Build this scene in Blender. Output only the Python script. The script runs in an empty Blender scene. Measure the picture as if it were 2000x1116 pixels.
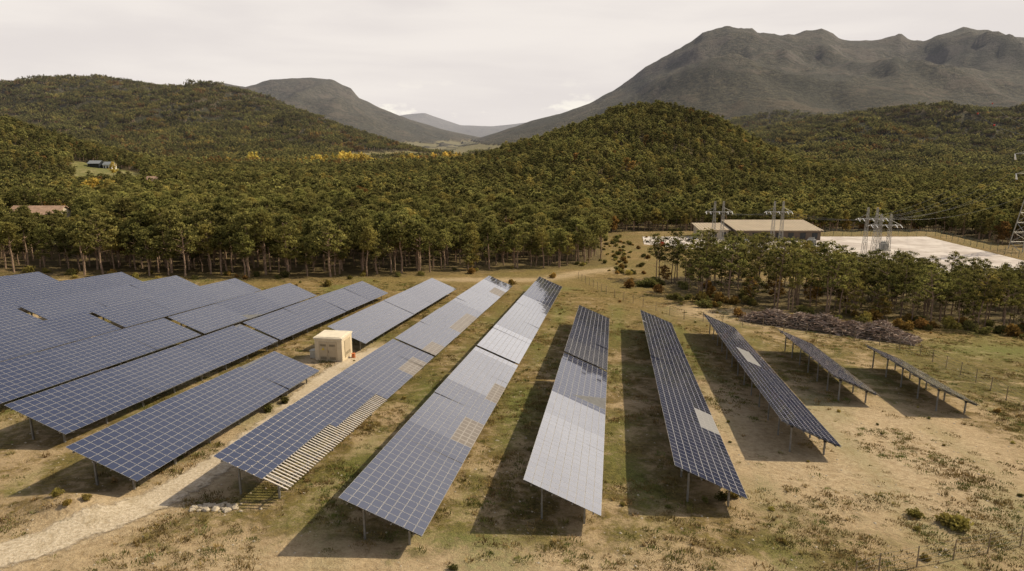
import bpy, math, random
import numpy as np
from mathutils import Vector
random.seed(7); RNG=np.random.RandomState(11)
scene=bpy.context.scene
scene.view_settings.view_transform='Standard'; scene.view_settings.look='None'
scene.view_settings.exposure=0; scene.view_settings.gamma=1
COL=scene.collection

# ------------------------------------------------------------------ noise
PERM=RNG.rand(512,512)
def vnoise(x,y):
    xi=np.floor(x).astype(np.int64); yi=np.floor(y).astype(np.int64)
    fx=x-xi; fy=y-yi; fx=fx*fx*(3-2*fx); fy=fy*fy*(3-2*fy)
    a=PERM[xi%512,yi%512]; b=PERM[(xi+1)%512,yi%512]; c=PERM[xi%512,(yi+1)%512]; d=PERM[(xi+1)%512,(yi+1)%512]
    return (a*(1-fx)+b*fx)*(1-fy)+(c*(1-fx)+d*fx)*fy
def fbm(x,y,o=4):
    t=0;a=.5;n=0
    for i in range(o):
        t=t+a*(vnoise(x+17.3*i,y+91.7*i)-.5)*2; n+=a; a*=.5; x=x*2.03; y=y*2.03
    return t/n
def sstep(a,b,x):
    t=np.clip((x-a)/(b-a),0,1); return t*t*(3-2*t)

# ------------------------------------------------------------------ terrain
DX,DY=.148,.989
def base(x,y):
    s=DX*x+DY*y; p=DY*x-DX*y
    f=np.minimum(s,5000)-125
    z=np.where(s<125,-.084*np.maximum(s,-60),-10.5-12*(1-np.exp(-np.maximum(f,0)/200))-.011*np.maximum(f,0))
    return z-.032*np.clip(p,-110,70)
RIDGES=[
 (650,300,330,[(-150,-40),(-144,-22),(-48,-15),(-19,-8),(0,0),(24,5),(48,13),(71,21),(90,30),(113,35),(137,37),(161,33),(190,24),(214,11),(239,-2),(269,-14),(308,-22),(367,-32)],0.14,12),
 (2500,1400,1500,[(-2715,145),(-2167,171),(-1802,194),(-1621,201),(-1406,192),(-1263,180),(-1029,176),(-921,166),(-834,131),(-728,78),(-639,43),(-550,12),(-423,-23),(-276,-60)],.30,90),
 (5000,1900,2500,[(-3500,150),(-2534,273),(-2165,350),(-2019,367),(-1877,343),(-1803,364),(-1692,398),(-1404,405),(-1260,391),(-1137,336),(-1086,273),(-944,203),(-729,115),(-512,54),(-293,8),(0,-60)],.22,160),
 (14000,4000,5000,[(-6000,200),(-3065,241),(-2140,400),(-1731,439),(-1530,360),(-1023,192),(-409,172),(0,211),(613,291),(1530,340),(3060,340),(6000,300)],.1,400),
 (4000,2100,2500,[(-412,-75),(-176,-10),(0,53),(117,95),(262,126),(435,188),(578,264),(746,383),(941,492),(1051,570),(1190,608),(1333,594),(1369,562),(1421,562),(1563,557),(1632,583),(1716,594),(1776,562),(1821,532),(1993,524),(2075,551),(2160,559),(2235,524),(2293,519),(2386,565),(2523,600),(2669,573),(2773,546),(2988,535),(3406,578),(4291,443)],.18,220),
 (1900,900,900,[(300,-60),(419,-24),(557,4),(667,24),(830,58),(939,71),(1034,83),(1144,86),(1241,83),(1381,71),(1655,84),(2073,64)],.36,80),
 (650,230,400,[(-900,55),(-706,45),(-590,40),(-520,33),(-474,25),(-447,17),(-415,6),(-382,-3),(-345,-14),(-308,-26),(-290,-40)],.12,15),
]
def H(x,y):
    x=np.asarray(x,float); y=np.asarray(y,float)
    s=DX*x+DY*y
    z=base(x,y); b=z.copy()
    z=z+fbm(x/7,y/7,3)*.07+fbm(x/1.7,y/1.7,2)*.02
    z=z+fbm(x/70,y/70,3)*3.5*sstep(170,420,s)
    ym=sstep(-9,0,np.minimum(np.minimum(x-(32+.16*(y-158)),146-x),np.minimum(y-156,236-y)))
    z=z*(1-ym)+(-16.03)*ym
    z=z+.7*np.exp(-(((x+22.5)/2.2)**2+((y-31.2)/1.3)**2))
    z=z+1.5*np.exp(-(((x+144)/16)**2+((y-210)/14)**2))
    yy=np.maximum(y,1.)
    t=x/yy
    for (Y,Wf,Wb,pts,na,sm) in RIDGES:
        P=np.array(pts,float)
        u=np.where(y<Y,(Y-y)/Wf,(y-Y)/Wb)
        u=np.clip(u,0,1)
        sc=Wf/3.2
        X=t*Y+fbm(x/sc/1.5+9*Y,y/sc/1.5,3)*Wf*.22*sstep(.02,.5,u)
        Lf=-300 if P[0,0]>-2600 else P[0,1]; Rt=-300 if P[-1,0]<2500 else P[-1,1]
        hc0=np.interp(X,P[:,0],P[:,1],left=Lf,right=Rt)
        hs=sum(np.interp(X+k*sm,P[:,0],P[:,1],left=min(P[0,1],Lf+250) if Lf==-300 else Lf,right=P[-1,1]) for k in (-1,-.5,0,.5,1))/5
        wq=sstep(.0,.25,u)*.9
        hc=np.where(hc0<-250,hc0,hc0*(1-wq)+np.minimum(hs,hc0+.15*np.abs(hc0)+10)*wq)
        amp=hc-b
        prof=np.where(y<Y,(1-u)**1.35*(1+.35*u),1-u*u*(3-2*u))
        nz=fbm(x/sc+Y,y/sc,6)
        rg=1-np.abs(fbm(x/sc/.8+3*Y,y/sc/1.3,6))*2.2
        n=(nz*.8+(rg-.5)*.8)*na*np.clip(u*4,0,1)*prof*1.6
        add=np.maximum(amp,0)*(prof*1.0+n)
        add=add+np.maximum(amp,0)*.014*fbm(X/(Y*.012),X*0+Y,4)*(prof)*(1-sstep(0,.12,u))
        z=np.where((y>1)&(amp>0),np.maximum(z,b+add),z)
    return z
def Hs(x,y): return float(H(np.array([x]),np.array([y]))[0])
def inpoly(x,y,poly):
    r=np.zeros(np.shape(x),bool); n=len(poly); j=n-1
    for i in range(n):
        xi,yi=poly[i];xj,yj=poly[j]
        c=((yi>y)!=(yj>y))&(x<(xj-xi)*(y-yi)/(yj-yi+1e-12)+xi)
        r^=c; j=i
    return r
def dpoly(x,y,pl):
    d=np.full(np.shape(x),1e9)
    for (ax,ay),(bx,by) in zip(pl[:-1],pl[1:]):
        vx,vy=bx-ax,by-ay
        t=np.clip(((x-ax)*vx+(y-ay)*vy)/(vx*vx+vy*vy),0,1)
        d=np.minimum(d,np.hypot(x-ax-t*vx,y-ay-t*vy))
    return d
EDGE=np.array([(-600,112),(-80,107),(-58,110),(-35,116),(-10,134),(14,150),(22,160),(28,215),(38,244),(60,252),(160,262),(170,225),(400,225)],float)
def edge(x): return np.interp(x,EDGE[:,0],EDGE[:,1])
CLUMP=[(27,138),(28,126),(35,109),(47,99),(61,95),(75,92),(112,97),(118,118),(95,135),(60,138),(40,142)]
PATH=[(-27,22),(-22.4,26.6),(-20.6,29),(-18.6,32.1),(-17.2,37.6),(-16.6,46.5),(-16.2,55),(-15.2,62),(-13.2,68)]
def clearing(x,y):
    t=x/np.maximum(y,1)
    c=(t>-.635)&(t<-.535)&(y>435)&(y<575)
    c|=(t>-.75)&(t<-.635)&(y>158)&(y<216)
    return c
def forestmask(x,y):
    return ((y>edge(x))&~clearing(x,y))|inpoly(x,y,CLUMP)
def valleymask(x,y,z):
    t=x/np.maximum(y,1)
    return (y>1100)&(z<-22)&(t>-.24)&(t<.03)

def new_mesh_obj(name,verts,faces,mats,matidx=None,smooth=False,parent=None):
    me=bpy.data.meshes.new(name); me.from_pydata([tuple(v) for v in verts],[],faces)
    for m in mats: me.materials.append(m)
    if matidx is not None: me.polygons.foreach_set('material_index',np.array(matidx,dtype=np.int32))
    if smooth: me.polygons.foreach_set('use_smooth',np.ones(len(me.polygons),bool))
    me.update(); ob=bpy.data.objects.new(name,me)
    if parent: ob.parent=parent
    return ob

# ------------------------------------------------------------------ materials helpers
def mat(name):
    m=bpy.data.materials.new(name); m.use_nodes=True; nt=m.node_tree; nt.nodes.clear()
    out=nt.nodes.new('ShaderNodeOutputMaterial'); return m,nt,out
class N:
    def __init__(s,nt): s.nt=nt
    def n(s,t,**k):
        nd=s.nt.nodes.new(t)
        for a,b in k.items(): setattr(nd,a,b)
        return nd
    def link(s,a,b): s.nt.links.new(a,b)
    def val(s,sock,v):
        if isinstance(v,bpy.types.NodeSocket): s.link(v,sock)
        elif v is not None:
            if isinstance(v,(tuple,list)) and len(v)==3 and sock.type=='RGBA': v=(*v,1)
            sock.default_value=v
    def math(s,op,a,b=None,c=None,clamp=False):
        nd=s.n('ShaderNodeMath',operation=op,use_clamp=clamp)
        s.val(nd.inputs[0],a); 
        if b is not None: s.val(nd.inputs[1],b)
        if c is not None: s.val(nd.inputs[2],c)
        return nd.outputs[0]
    def mix(s,f,a,b,mode='MIX'):
        nd=s.n('ShaderNodeMix',data_type='RGBA',blend_type=mode)
        s.val(nd.inputs[0],f); s.val(nd.inputs[6],a); s.val(nd.inputs[7],b); return nd.outputs[2]
    def noise(s,scale,detail=4,vec=None,rough=.55,dist=0):
        nd=s.n('ShaderNodeTexNoise'); nd.inputs['Scale'].default_value=scale; nd.inputs['Detail'].default_value=detail
        nd.inputs['Roughness'].default_value=rough; nd.inputs['Distortion'].default_value=dist
        if vec is not None: s.link(vec,nd.inputs['Vector'])
        return nd.outputs['Fac']
    def ramp(s,f,a,b,lo=0.,hi=1.):
        nd=s.n('ShaderNodeMapRange'); nd.interpolation_type='SMOOTHSTEP'
        s.val(nd.inputs[0],f); nd.inputs[1].default_value=a; nd.inputs[2].default_value=b; nd.inputs[3].default_value=lo; nd.inputs[4].default_value=hi
        return nd.outputs[0]
    def attr(s,name): 
        nd=s.n('ShaderNodeAttribute',attribute_name=name); return nd.outputs['Fac']
HAZE=(.135,.13,.128)  # distance haze is painted into the surface colours
HEM=.33; HD=8000.  # far surfaces also glow faintly to imitate hazy air
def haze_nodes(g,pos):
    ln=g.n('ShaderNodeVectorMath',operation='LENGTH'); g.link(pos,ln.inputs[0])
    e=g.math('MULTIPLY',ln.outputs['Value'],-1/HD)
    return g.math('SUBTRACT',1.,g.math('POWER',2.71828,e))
def simple(name,col,rough=.7,metal=0,var=.15,scale=3,spec=.3):
    m,nt,out=mat(name); g=N(nt)
    tc=g.n('ShaderNodeTexCoord')
    n=g.noise(scale,5,tc.outputs['Object'])
    f=g.ramp(n,.3,.7)
    c=g.mix(f,tuple(v*(1-var) for v in col),tuple(min(1,v*(1+var)) for v in col))
    b=g.n('ShaderNodeBsdfPrincipled'); g.link(c,b.inputs['Base Color'])
    b.inputs['Roughness'].default_value=rough; b.inputs['Metallic'].default_value=metal; b.inputs['Specular IOR Level'].default_value=spec
    g.link(b.outputs[0],out.inputs[0]); return m

# ---- ground material
def ground_material():
    m,nt,out=mat('ground_mat'); g=N(nt)
    geo=g.n('ShaderNodeNewGeometry'); pos=geo.outputs['Position']
    fo=g.attr('forest'); gr=g.attr('green'); ba=g.attr('bare'); hi=g.attr('height'); oc=g.attr('ochre')
    n1=g.noise(.07,6,pos,.6); n2=g.noise(.45,7,pos,.7,.4); n3=g.noise(2.6,6,pos,.75); n4=g.noise(11,4,pos,.75)
    tan=g.mix(g.ramp(n3,.3,.68),(.25,.175,.09),(.46,.345,.20))
    tan=g.mix(g.ramp(n4,.4,.7,0,.5),tan,(.54,.42,.27))
    grass=g.mix(g.ramp(n3,.35,.7),(.075,.054,.018),(.28,.195,.07))
    ol=g.mix(g.ramp(n3,.35,.68),(.068,.066,.018),(.22,.18,.055))
    veg=g.mix(g.ramp(n1,.42,.6),grass,ol)
    veg=g.mix(g.ramp(n4,.38,.62,.45,0),veg,(.055,.042,.016))
    k=g.math('ADD',g.math('MULTIPLY',n2,.85),g.math('MULTIPLY',n1,.5))
    k=g.math('ADD',k,g.math('MULTIPLY',n3,.6))
    k=g.math('SUBTRACT',k,g.math('MULTIPLY',ba,.42))
    k=g.math('ADD',k,g.math('MULTIPLY',oc,.10))
    vf=g.ramp(k,.84,1.03)
    c=g.mix(vf,tan,veg)
    c=g.mix(g.math('MULTIPLY',oc,.45),c,g.mix(g.ramp(n3,.35,.65),(.16,.105,.035),(.37,.26,.10)))
    v=g.n('ShaderNodeTexVoronoi'); v.inputs['Scale'].default_value=1.1; g.link(pos,v.inputs['Vector'])
    d=g.math('ADD',v.outputs['Distance'],g.math('MULTIPLY',n3,.5))
    c=g.mix(g.ramp(d,.26,.42,.5,0),c,(.085,.062,.024))
    c=g.mix(g.ramp(n4,.68,.76,0,.5),c,(.55,.49,.39))
    c=g.mix(g.math('MULTIPLY',gr,g.ramp(n3,.3,.6,.3,1.)),c,g.mix(g.ramp(n4,.35,.65),(.075,.10,.022),(.185,.20,.05)))
    c=g.mix(g.math('MULTIPLY',ba,g.ramp(n2,.25,.6,.15,.8)),c,g.mix(g.ramp(n3,.3,.7),(.31,.235,.14),(.52,.43,.30)))
    f1=g.noise(.05,6,pos,.8); f2=g.noise(.006,6,pos,.65,.5); f3=g.noise(.0022,5,pos,.6,.6)
    fc=g.mix(g.ramp(f1,.40,.62),(.022,.024,.011),(.115,.098,.040))
    fc=g.mix(g.ramp(f2,.5,.62,0,.65),fc,(.15,.108,.050))
    fc=g.mix(g.ramp(f3,.50,.62,0,.6),fc,(.036,.041,.018))
    sep=g.n('ShaderNodeSeparateXYZ'); g.link(geo.outputs['Normal'],sep.inputs[0])
    steep=g.ramp(sep.outputs[2],.80,.93,1,0)
    rk=g.math('MULTIPLY',g.ramp(g.math('ADD',f2,g.math('MULTIPLY',hi,.08)),.53,.64),g.math('ADD',g.math('MULTIPLY',steep,.8),.3))
    rk=g.math('MULTIPLY',rk,hi,clamp=True)
    fc=g.mix(g.math('MULTIPLY',rk,.5),fc,g.mix(g.ramp(f1,.35,.65),(.08,.065,.052),(.22,.175,.14)))
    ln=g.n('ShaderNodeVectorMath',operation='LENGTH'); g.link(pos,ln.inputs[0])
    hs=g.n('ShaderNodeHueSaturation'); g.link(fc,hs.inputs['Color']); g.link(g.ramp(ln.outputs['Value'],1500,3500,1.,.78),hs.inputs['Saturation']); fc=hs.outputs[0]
    nearf=g.ramp(ln.outputs['Value'],300,900,1,0)
    fc=g.mix(nearf,fc,g.mix(g.ramp(n2,.3,.7),(.06,.045,.02),(.17,.13,.06)))
    c=g.mix(fo,c,fc)
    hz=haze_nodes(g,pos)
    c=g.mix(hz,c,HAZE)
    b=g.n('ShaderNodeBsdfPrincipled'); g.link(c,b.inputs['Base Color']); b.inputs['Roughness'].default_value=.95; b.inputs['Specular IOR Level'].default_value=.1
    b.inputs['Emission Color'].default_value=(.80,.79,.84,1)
    g.link(g.math('MULTIPLY',g.math('MULTIPLY',hz,hz),HEM),b.inputs['Emission Strength'])  # haze glow put on the terrain itself, growing with distance
    hb=g.math('ADD',g.math('MULTIPLY',n3,.16),g.math('ADD',g.math('MULTIPLY',n2,.15),g.math('MULTIPLY',n4,.05)))
    farh=g.math('ADD',g.math('MULTIPLY',f1,20.),g.math('MULTIPLY',f2,40.))
    hm=g.n('ShaderNodeMix',data_type='FLOAT'); g.link(g.math('MULTIPLY',fo,g.math('SUBTRACT',1.,nearf)),hm.inputs[0]); g.link(hb,hm.inputs[2]); g.link(farh,hm.inputs[3])
    bp=g.n('ShaderNodeBump'); bp.inputs['Strength'].default_value=1.; bp.inputs['Distance'].default_value=1.
    g.link(hm.outputs[0],bp.inputs['Height']); g.link(bp.outputs[0],b.inputs['Normal'])
    g.link(b.outputs[0],out.inputs[0]); return m

# ---- foliage material
def foliage(name,dark,light,alt,altamt=.3,transl=.35,sat=1.):
    m,nt,out=mat(name); g=N(nt)
    geo=g.n('ShaderNodeNewGeometry'); oi=g.n('ShaderNodeObjectInfo')
    t=g.attr('tint')
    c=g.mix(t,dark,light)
    c=g.mix(g.ramp(oi.outputs['Random'],1-altamt,1.,0,.8),c,alt)
    big=g.noise(.012,3,geo.outputs['Position'])
    hsv=g.n('ShaderNodeHueSaturation'); g.link(c,hsv.inputs['Color'])
    rr=g.math('FRACT',g.math('MULTIPLY',oi.outputs['Random'],7.13))
    g.link(g.math('MULTIPLY',g.ramp(big,.32,.68,.75,1.25),g.math('ADD',.65,g.math('MULTIPLY',rr,.7))),hsv.inputs['Value'])
    g.link(g.math('ADD',.486,g.math('MULTIPLY',oi.outputs['Random'],.028)),hsv.inputs['Hue'])
    hsv.inputs['Saturation'].default_value=sat
    c=hsv.outputs[0]
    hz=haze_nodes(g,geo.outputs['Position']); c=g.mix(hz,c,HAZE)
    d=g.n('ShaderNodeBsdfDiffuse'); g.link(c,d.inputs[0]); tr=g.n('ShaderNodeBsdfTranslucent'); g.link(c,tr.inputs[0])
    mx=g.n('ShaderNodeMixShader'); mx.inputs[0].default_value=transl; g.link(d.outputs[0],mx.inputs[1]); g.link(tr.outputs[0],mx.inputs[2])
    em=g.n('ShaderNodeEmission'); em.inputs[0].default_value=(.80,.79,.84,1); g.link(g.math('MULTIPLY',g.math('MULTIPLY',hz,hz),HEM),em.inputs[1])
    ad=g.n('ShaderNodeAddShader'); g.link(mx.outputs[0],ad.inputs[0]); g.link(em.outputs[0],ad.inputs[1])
    g.link(ad.outputs[0],out.inputs[0]); return m
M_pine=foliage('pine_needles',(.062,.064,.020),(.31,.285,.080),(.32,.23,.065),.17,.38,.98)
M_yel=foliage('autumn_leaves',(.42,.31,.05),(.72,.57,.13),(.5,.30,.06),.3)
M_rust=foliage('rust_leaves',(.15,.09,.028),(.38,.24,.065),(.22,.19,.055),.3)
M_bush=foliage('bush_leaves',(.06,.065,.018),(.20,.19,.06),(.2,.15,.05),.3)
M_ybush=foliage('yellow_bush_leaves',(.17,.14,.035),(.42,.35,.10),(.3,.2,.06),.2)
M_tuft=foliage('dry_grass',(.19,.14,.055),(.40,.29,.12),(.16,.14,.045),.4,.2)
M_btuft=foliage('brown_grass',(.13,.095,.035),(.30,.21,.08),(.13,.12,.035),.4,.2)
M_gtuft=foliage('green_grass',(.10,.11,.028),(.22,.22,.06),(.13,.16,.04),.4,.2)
M_trunk=simple('pine_bark',(.28,.195,.135),.9,0,.3,2)
M_trunk2=simple('pine_bark_dark',(.22,.155,.11),.9,0,.3,2)
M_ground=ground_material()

# ------------------------------------------------------------------ ground sheet
def build_ground():
    az=np.concatenate([np.arange(-46,46.01,.2),np.arange(49,314,3.)])
    az=np.radians(az); na=len(az)
    r=[3.]
    while r[-1]<27000: r.append(r[-1]*1.0175+.03)
    r=np.array(r); nr=len(r)
    A,R=np.meshgrid(az,r); X=(R*np.sin(A)).ravel(); Y=(R*np.cos(A)).ravel()
    Z=H(X,Y)
    co=np.stack([X,Y,Z],1); co=np.vstack([co,[[0,0,Hs(0,0.01)]]])
    i=np.arange(nr-1)[:,None]*na; j=np.arange(na)[None,:]; j2=(j+1)%na
    f=np.stack([i+j,i+na+j,i+na+j2,i+j2],-1).reshape(-1,4)
    faces=f.tolist()
    c=nr*na
    faces+= [[c,int(a),int(b)] for a,b in zip(range(na),[(k+1)%na for k in range(na)])]
    me=bpy.data.meshes.new('ground'); me.from_pydata(co.tolist(),[],faces); me.materials.append(M_ground)
    me.polygons.foreach_set('use_smooth',np.ones(len(me.polygons),bool))
    if me.polygons[1000].normal.z<0: me.flip_normals()
    x,y,z=co.T
    fo=forestmask(x,y).astype(float)
    fo=np.where((y>edge(x)-3)&(y<edge(x)+6)&~clearing(x,y),.5,fo)
    fo=np.where(y<0,0,fo)
    valley=valleymask(x,y,z)
    fo=np.where(valley,(fbm(x/90,y/160,3)>.22)*1.,fo)
    gr=clearing(x,y)*.7+valley*.45
    s=DX*x+DY*y; p=DY*x-DX*y
    gr=np.maximum(gr,np.clip(fbm(x/9,y/9,3)*2.4-.7,0,.65)*(s<120))
    # grass grows greener in the sheltered lanes between panel rows
    lane=np.abs(((p+12.2-5.2)/7.9+.5)%1-.5)
    gr=np.maximum(gr,np.clip(.75-lane*3.2,0,.6)*np.clip(fbm(x/3,y/6,4)*1.6+.45,0,1)*(s>28)*(s<105)*(p<33)*(p>-40))
    for (gx,gy,wx,wy) in ((-2.5,29.8,3.5,.9),(.5,50,1.2,5),(-17.2,48,1.2,4),(7.5,37,1,5),(-8,73,1,8),(60,80,12,5),(-13,45,1,6)):
        gr=np.maximum(gr,.8*np.exp(-(((x-gx)/wx)**2+((y-gy)/wy)**2)))
    ba=np.exp(-(dpoly(x,y,PATH)/2.0)**2)
    ba=np.maximum(ba,np.exp(-(((x+15.5)/4)**2+((y-62)/5)**2)**2))
    ba=np.maximum(ba,.6*np.exp(-(((x-24)/12)**2+((y-44)/16)**2)**2))
    ba=np.maximum(ba,.4*np.exp(-(((x+2)/26)**2+((y-25)/4.5)**2)**2))
    ba=np.maximum(ba,.5*np.exp(-(dpoly(x,y,[(-14,122),(6,128),(14,140),(24,150)])/2.5)**2))
    ba=np.maximum(ba,.6*np.exp(-(dpoly(x,y,[(30,98),(45,88)])/6)**2))
    oc=np.clip(sstep(60,110,s)*.7+fbm(x/25,y/25,3)*.6+.1,0,1)*(s<400)
    oc=np.maximum(oc,((x>130)&(y>150)&(y<262))*1.)
    hi=np.clip((z-60)/300,0,1)
    for nme,v in (('forest',fo),('green',gr),('bare',ba),('ochre',oc),('height',hi)):
        a=me.attributes.new(nme,'FLOAT','POINT'); a.data.foreach_set('value',v.astype(np.float32))
    me.update(); ob=bpy.data.objects.new('ground',me); COL.objects.link(ob)
build_ground()

# ------------------------------------------------------------------ scatter helper
def scatter(name,pts,meshes,sc,rz=None,idx=None):
    n=len(pts); pts=np.asarray(pts,np.float32)
    me=bpy.data.meshes.new(name); me.vertices.add(n); me.vertices.foreach_set('co',pts.ravel())
    rz=RNG.rand(n)*6.283 if rz is None else rz
    idx=RNG.randint(0,len(meshes),n) if idx is None else idx
    for nm,ty,v in (('rz','FLOAT',np.asarray(rz,np.float32)),('sc','FLOAT',np.asarray(sc,np.float32)),('idx','INT',np.asarray(idx,np.int32))):
        a=me.attributes.new(nm,ty,'POINT'); a.data.foreach_set('value',v)
    me.update()
    ob=bpy.data.objects.new(name,me); COL.objects.link(ob)
    c=bpy.data.collections.new(name+'_parts')
    for i,m in enumerate(meshes):
        o=bpy.data.objects.new(f'{name}_part_{i:02d}',m); c.objects.link(o)
    ng=bpy.data.node_groups.new(name+'_gn','GeometryNodeTree')
    ng.interface.new_socket('Geometry',in_out='INPUT',socket_type='NodeSocketGeometry')
    ng.interface.new_socket('Geometry',in_out='OUTPUT',socket_type='NodeSocketGeometry')
    gi=ng.nodes.new('NodeGroupInput'); go=ng.nodes.new('NodeGroupOutput')
    ip=ng.nodes.new('GeometryNodeInstanceOnPoints'); ci=ng.nodes.new('GeometryNodeCollectionInfo')
    ci.inputs['Collection'].default_value=c; ci.inputs['Separate Children'].default_value=True; ci.inputs['Reset Children'].default_value=True
    def na(nm,t):
        a=ng.nodes.new('GeometryNodeInputNamedAttribute'); a.data_type=t; a.inputs[0].default_value=nm; return a.outputs[0]
    cx=ng.nodes.new('ShaderNodeCombineXYZ'); L=ng.links.new
    L(na('rz','FLOAT'),cx.inputs[2]); L(gi.outputs[0],ip.inputs['Points']); L(ci.outputs[0],ip.inputs['Instance'])
    ip.inputs['Pick Instance'].default_value=True; L(na('idx','INT'),ip.inputs['Instance Index'])
    L(cx.outputs[0],ip.inputs['Rotation']); L(na('sc','FLOAT'),ip.inputs['Scale']); L(ip.outputs[0],go.inputs[0])
    md=ob.modifiers.new('scatter','NODES'); md.node_group=ng
    return ob

# ------------------------------------------------------------------ plants
ICO=None
def ico():
    global ICO
    if ICO is None:
        t=(1+5**.5)/2
        v=np.array([(-1,t,0),(1,t,0),(-1,-t,0),(1,-t,0),(0,-1,t),(0,1,t),(0,-1,-t),(0,1,-t),(t,0,-1),(t,0,1),(-t,0,-1),(-t,0,1)],float); v/=np.linalg.norm(v[0])
        f=[(0,11,5),(0,5,1),(0,1,7),(0,7,10),(0,10,11),(1,5,9),(5,11,4),(11,10,2),(10,7,6),(7,1,8),(3,9,4),(3,4,2),(3,2,6),(3,6,8),(3,8,9),(4,9,5),(2,4,11),(6,2,10),(8,6,7),(9,8,1)]
        ICO=(v,f)
    return ICO
class MB:
    def __init__(s): s.v=[];s.f=[];s.m=[];s.t=[]
    def add(s,v,f,m,t):
        o=len(s.v); s.v+= [tuple(q) for q in v]; s.f+=[tuple(o+i for i in q) for q in f]; s.m+=[m]*len(f); s.t+=(t if isinstance(t,list) else [t]*len(f))
    def tube(s,a,b,ra,rb,n=5,m=1,t=.5,cap=False):
        a=Vector(a);b=Vector(b);d=(b-a).normalized(); q=d.to_track_quat('Z','Y')
        v=[]
        for c,r in ((a,ra),(b,rb)):
            for k in range(n): v.append(c+q@Vector((r*math.cos(6.2832*k/n),r*math.sin(6.2832*k/n),0)))
        f=[(k,(k+1)%n,n+(k+1)%n,n+k) for k in range(n)]
        if cap: f+=[tuple(range(n,2*n)),tuple(reversed(range(n)))]
        s.add(v,f,m,t)
    def box(s,c,sx,sy,sz,m=0,ax=None,t=.5):
        ex,ey=(Vector((1,0,0)),Vector((0,1,0))) if ax is None else (Vector(ax[0]),Vector(ax[1]))
        ez=ex.cross(ey); c=Vector(c); v=[]
        for k in (-.5,.5):
            for i,j in ((-.5,-.5),(.5,-.5),(.5,.5),(-.5,.5)): v.append(c+ex*sx*i+ey*sy*j+ez*sz*k)
        s.add(v,[(3,2,1,0),(4,5,6,7),(0,1,5,4),(1,2,6,5),(2,3,7,6),(3,0,4,7)],m,t)
    def puff(s,c,r,rz,nleaf,leaf,rng,m=0,tint=.5,core=.62):
        c=np.array(c,float)
        if core:
            v,f=ico(); k=core*(1+.3*(rng.rand(12,1)-.5)*2)
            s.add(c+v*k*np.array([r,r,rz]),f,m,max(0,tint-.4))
        d=rng.randn(nleaf,3); d/=np.linalg.norm(d,axis=1)[:,None]
        rad=(.62+.6*rng.rand(nleaf))[:,None]
        P=c+d*rad*np.array([r,r,rz])
        a=d*.45+rng.randn(nleaf,3)*.6; a/=np.linalg.norm(a,axis=1)[:,None]
        u=np.cross(a,rng.randn(nleaf,3)); u/=np.linalg.norm(u,axis=1)[:,None]+1e-9; w=np.cross(a,u)
        L=leaf*(.6+.8*rng.rand(nleaf))[:,None]
        v=np.stack([P-u*L*.5,P+w*L*.38,P+u*L*.5,P-w*L*.38],1).reshape(-1,3)
        f=[(4*i,4*i+1,4*i+2,4*i+3) for i in range(nleaf)]
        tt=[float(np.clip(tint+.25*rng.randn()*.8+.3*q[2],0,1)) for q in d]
        s.add(v,f,m,tt)
    def mesh(s,name,mats):
        me=bpy.data.meshes.new(name); me.from_pydata(s.v,[],s.f)
        for m in mats: me.materials.append(m)
        me.polygons.foreach_set('material_index',np.array(s.m,np.int32))
        a=me.attributes.new('tint','FLOAT','FACE'); a.data.foreach_set('value',np.array(s.t,np.float32))
        me.update(); return me
    def obj(s,name,mats,link=True,parent=None):
        ob=bpy.data.objects.new(name,s.mesh(name,mats)); COL.objects.link(ob)
        if parent: ob.parent=parent
        return ob
def make_tree(name,seed,h,cr,npuff,nleaf,leaf,mats,lo=.5,sides=6,pr=.85,limbs=True,tw=1.,core=.62):
    rng=np.random.RandomState(seed); b=MB()
    lean=rng.randn(2)*.45; pts=[]
    for k in range(5):
        q=k/4.; pts.append((lean[0]*q*q+rng.randn()*.09*(k>0),lean[1]*q*q+rng.randn()*.09*(k>0),h*.93*q-.3*(k==0)))
    rr=[.17,.14,.115,.08,.03]
    for k in range(4): b.tube(pts[k],pts[k+1],rr[k]*h/9*tw,rr[k+1]*h/9*tw,sides)
    mid=(lo+1.02)/2; half=(1.05-lo)/2
    for i in range(npuff):
        q=lo+(1.0-lo)*((i+.5)/npuff); 
        env=math.sqrt(max(.06,1-((q-mid+.04)/half)**2))
        a=i*2.4+rng.rand()*1.2; r=cr*env*(.35+.85*rng.rand())
        if i==npuff-1: r=.15
        tx=np.interp(q,[0,.5,1],[0,lean[0]*.25,lean[0]]);ty=np.interp(q,[0,.5,1],[0,lean[1]*.25,lean[1]])
        c=(tx+r*math.cos(a),ty+r*math.sin(a),h*q)
        if limbs: b.tube((tx,ty,h*q-.45*r-.2),(c[0],c[1],c[2]-.1),.05,.02,4)
        k_=.6+.75*rng.rand()
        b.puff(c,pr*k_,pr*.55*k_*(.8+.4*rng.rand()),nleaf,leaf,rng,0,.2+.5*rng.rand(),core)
    if limbs:
        for i in range(7):
            q=.2+.32*rng.rand(); a=rng.rand()*6.28; L=.4+.9*rng.rand()
            b.tube((0,0,h*q),(L*math.cos(a),L*math.sin(a),h*q+.1),.03,.01,3)
    return b.mesh(name,mats)
hi=[make_tree(f'pine_hi{i}',i+1,[9.2,8.4,9.8,8.8,7.6,9.5,9.0,8.0][i],[1.8,2.0,1.6,2.2,1.9,1.9,1.5,2.2][i],[22,20,22,24,20,22,18,24][i],62,.30,[M_pine,M_trunk],[.52,.48,.58,.46,.38,.6,.55,.44][i],pr=.78,core=.5) for i in range(8)]
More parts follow.
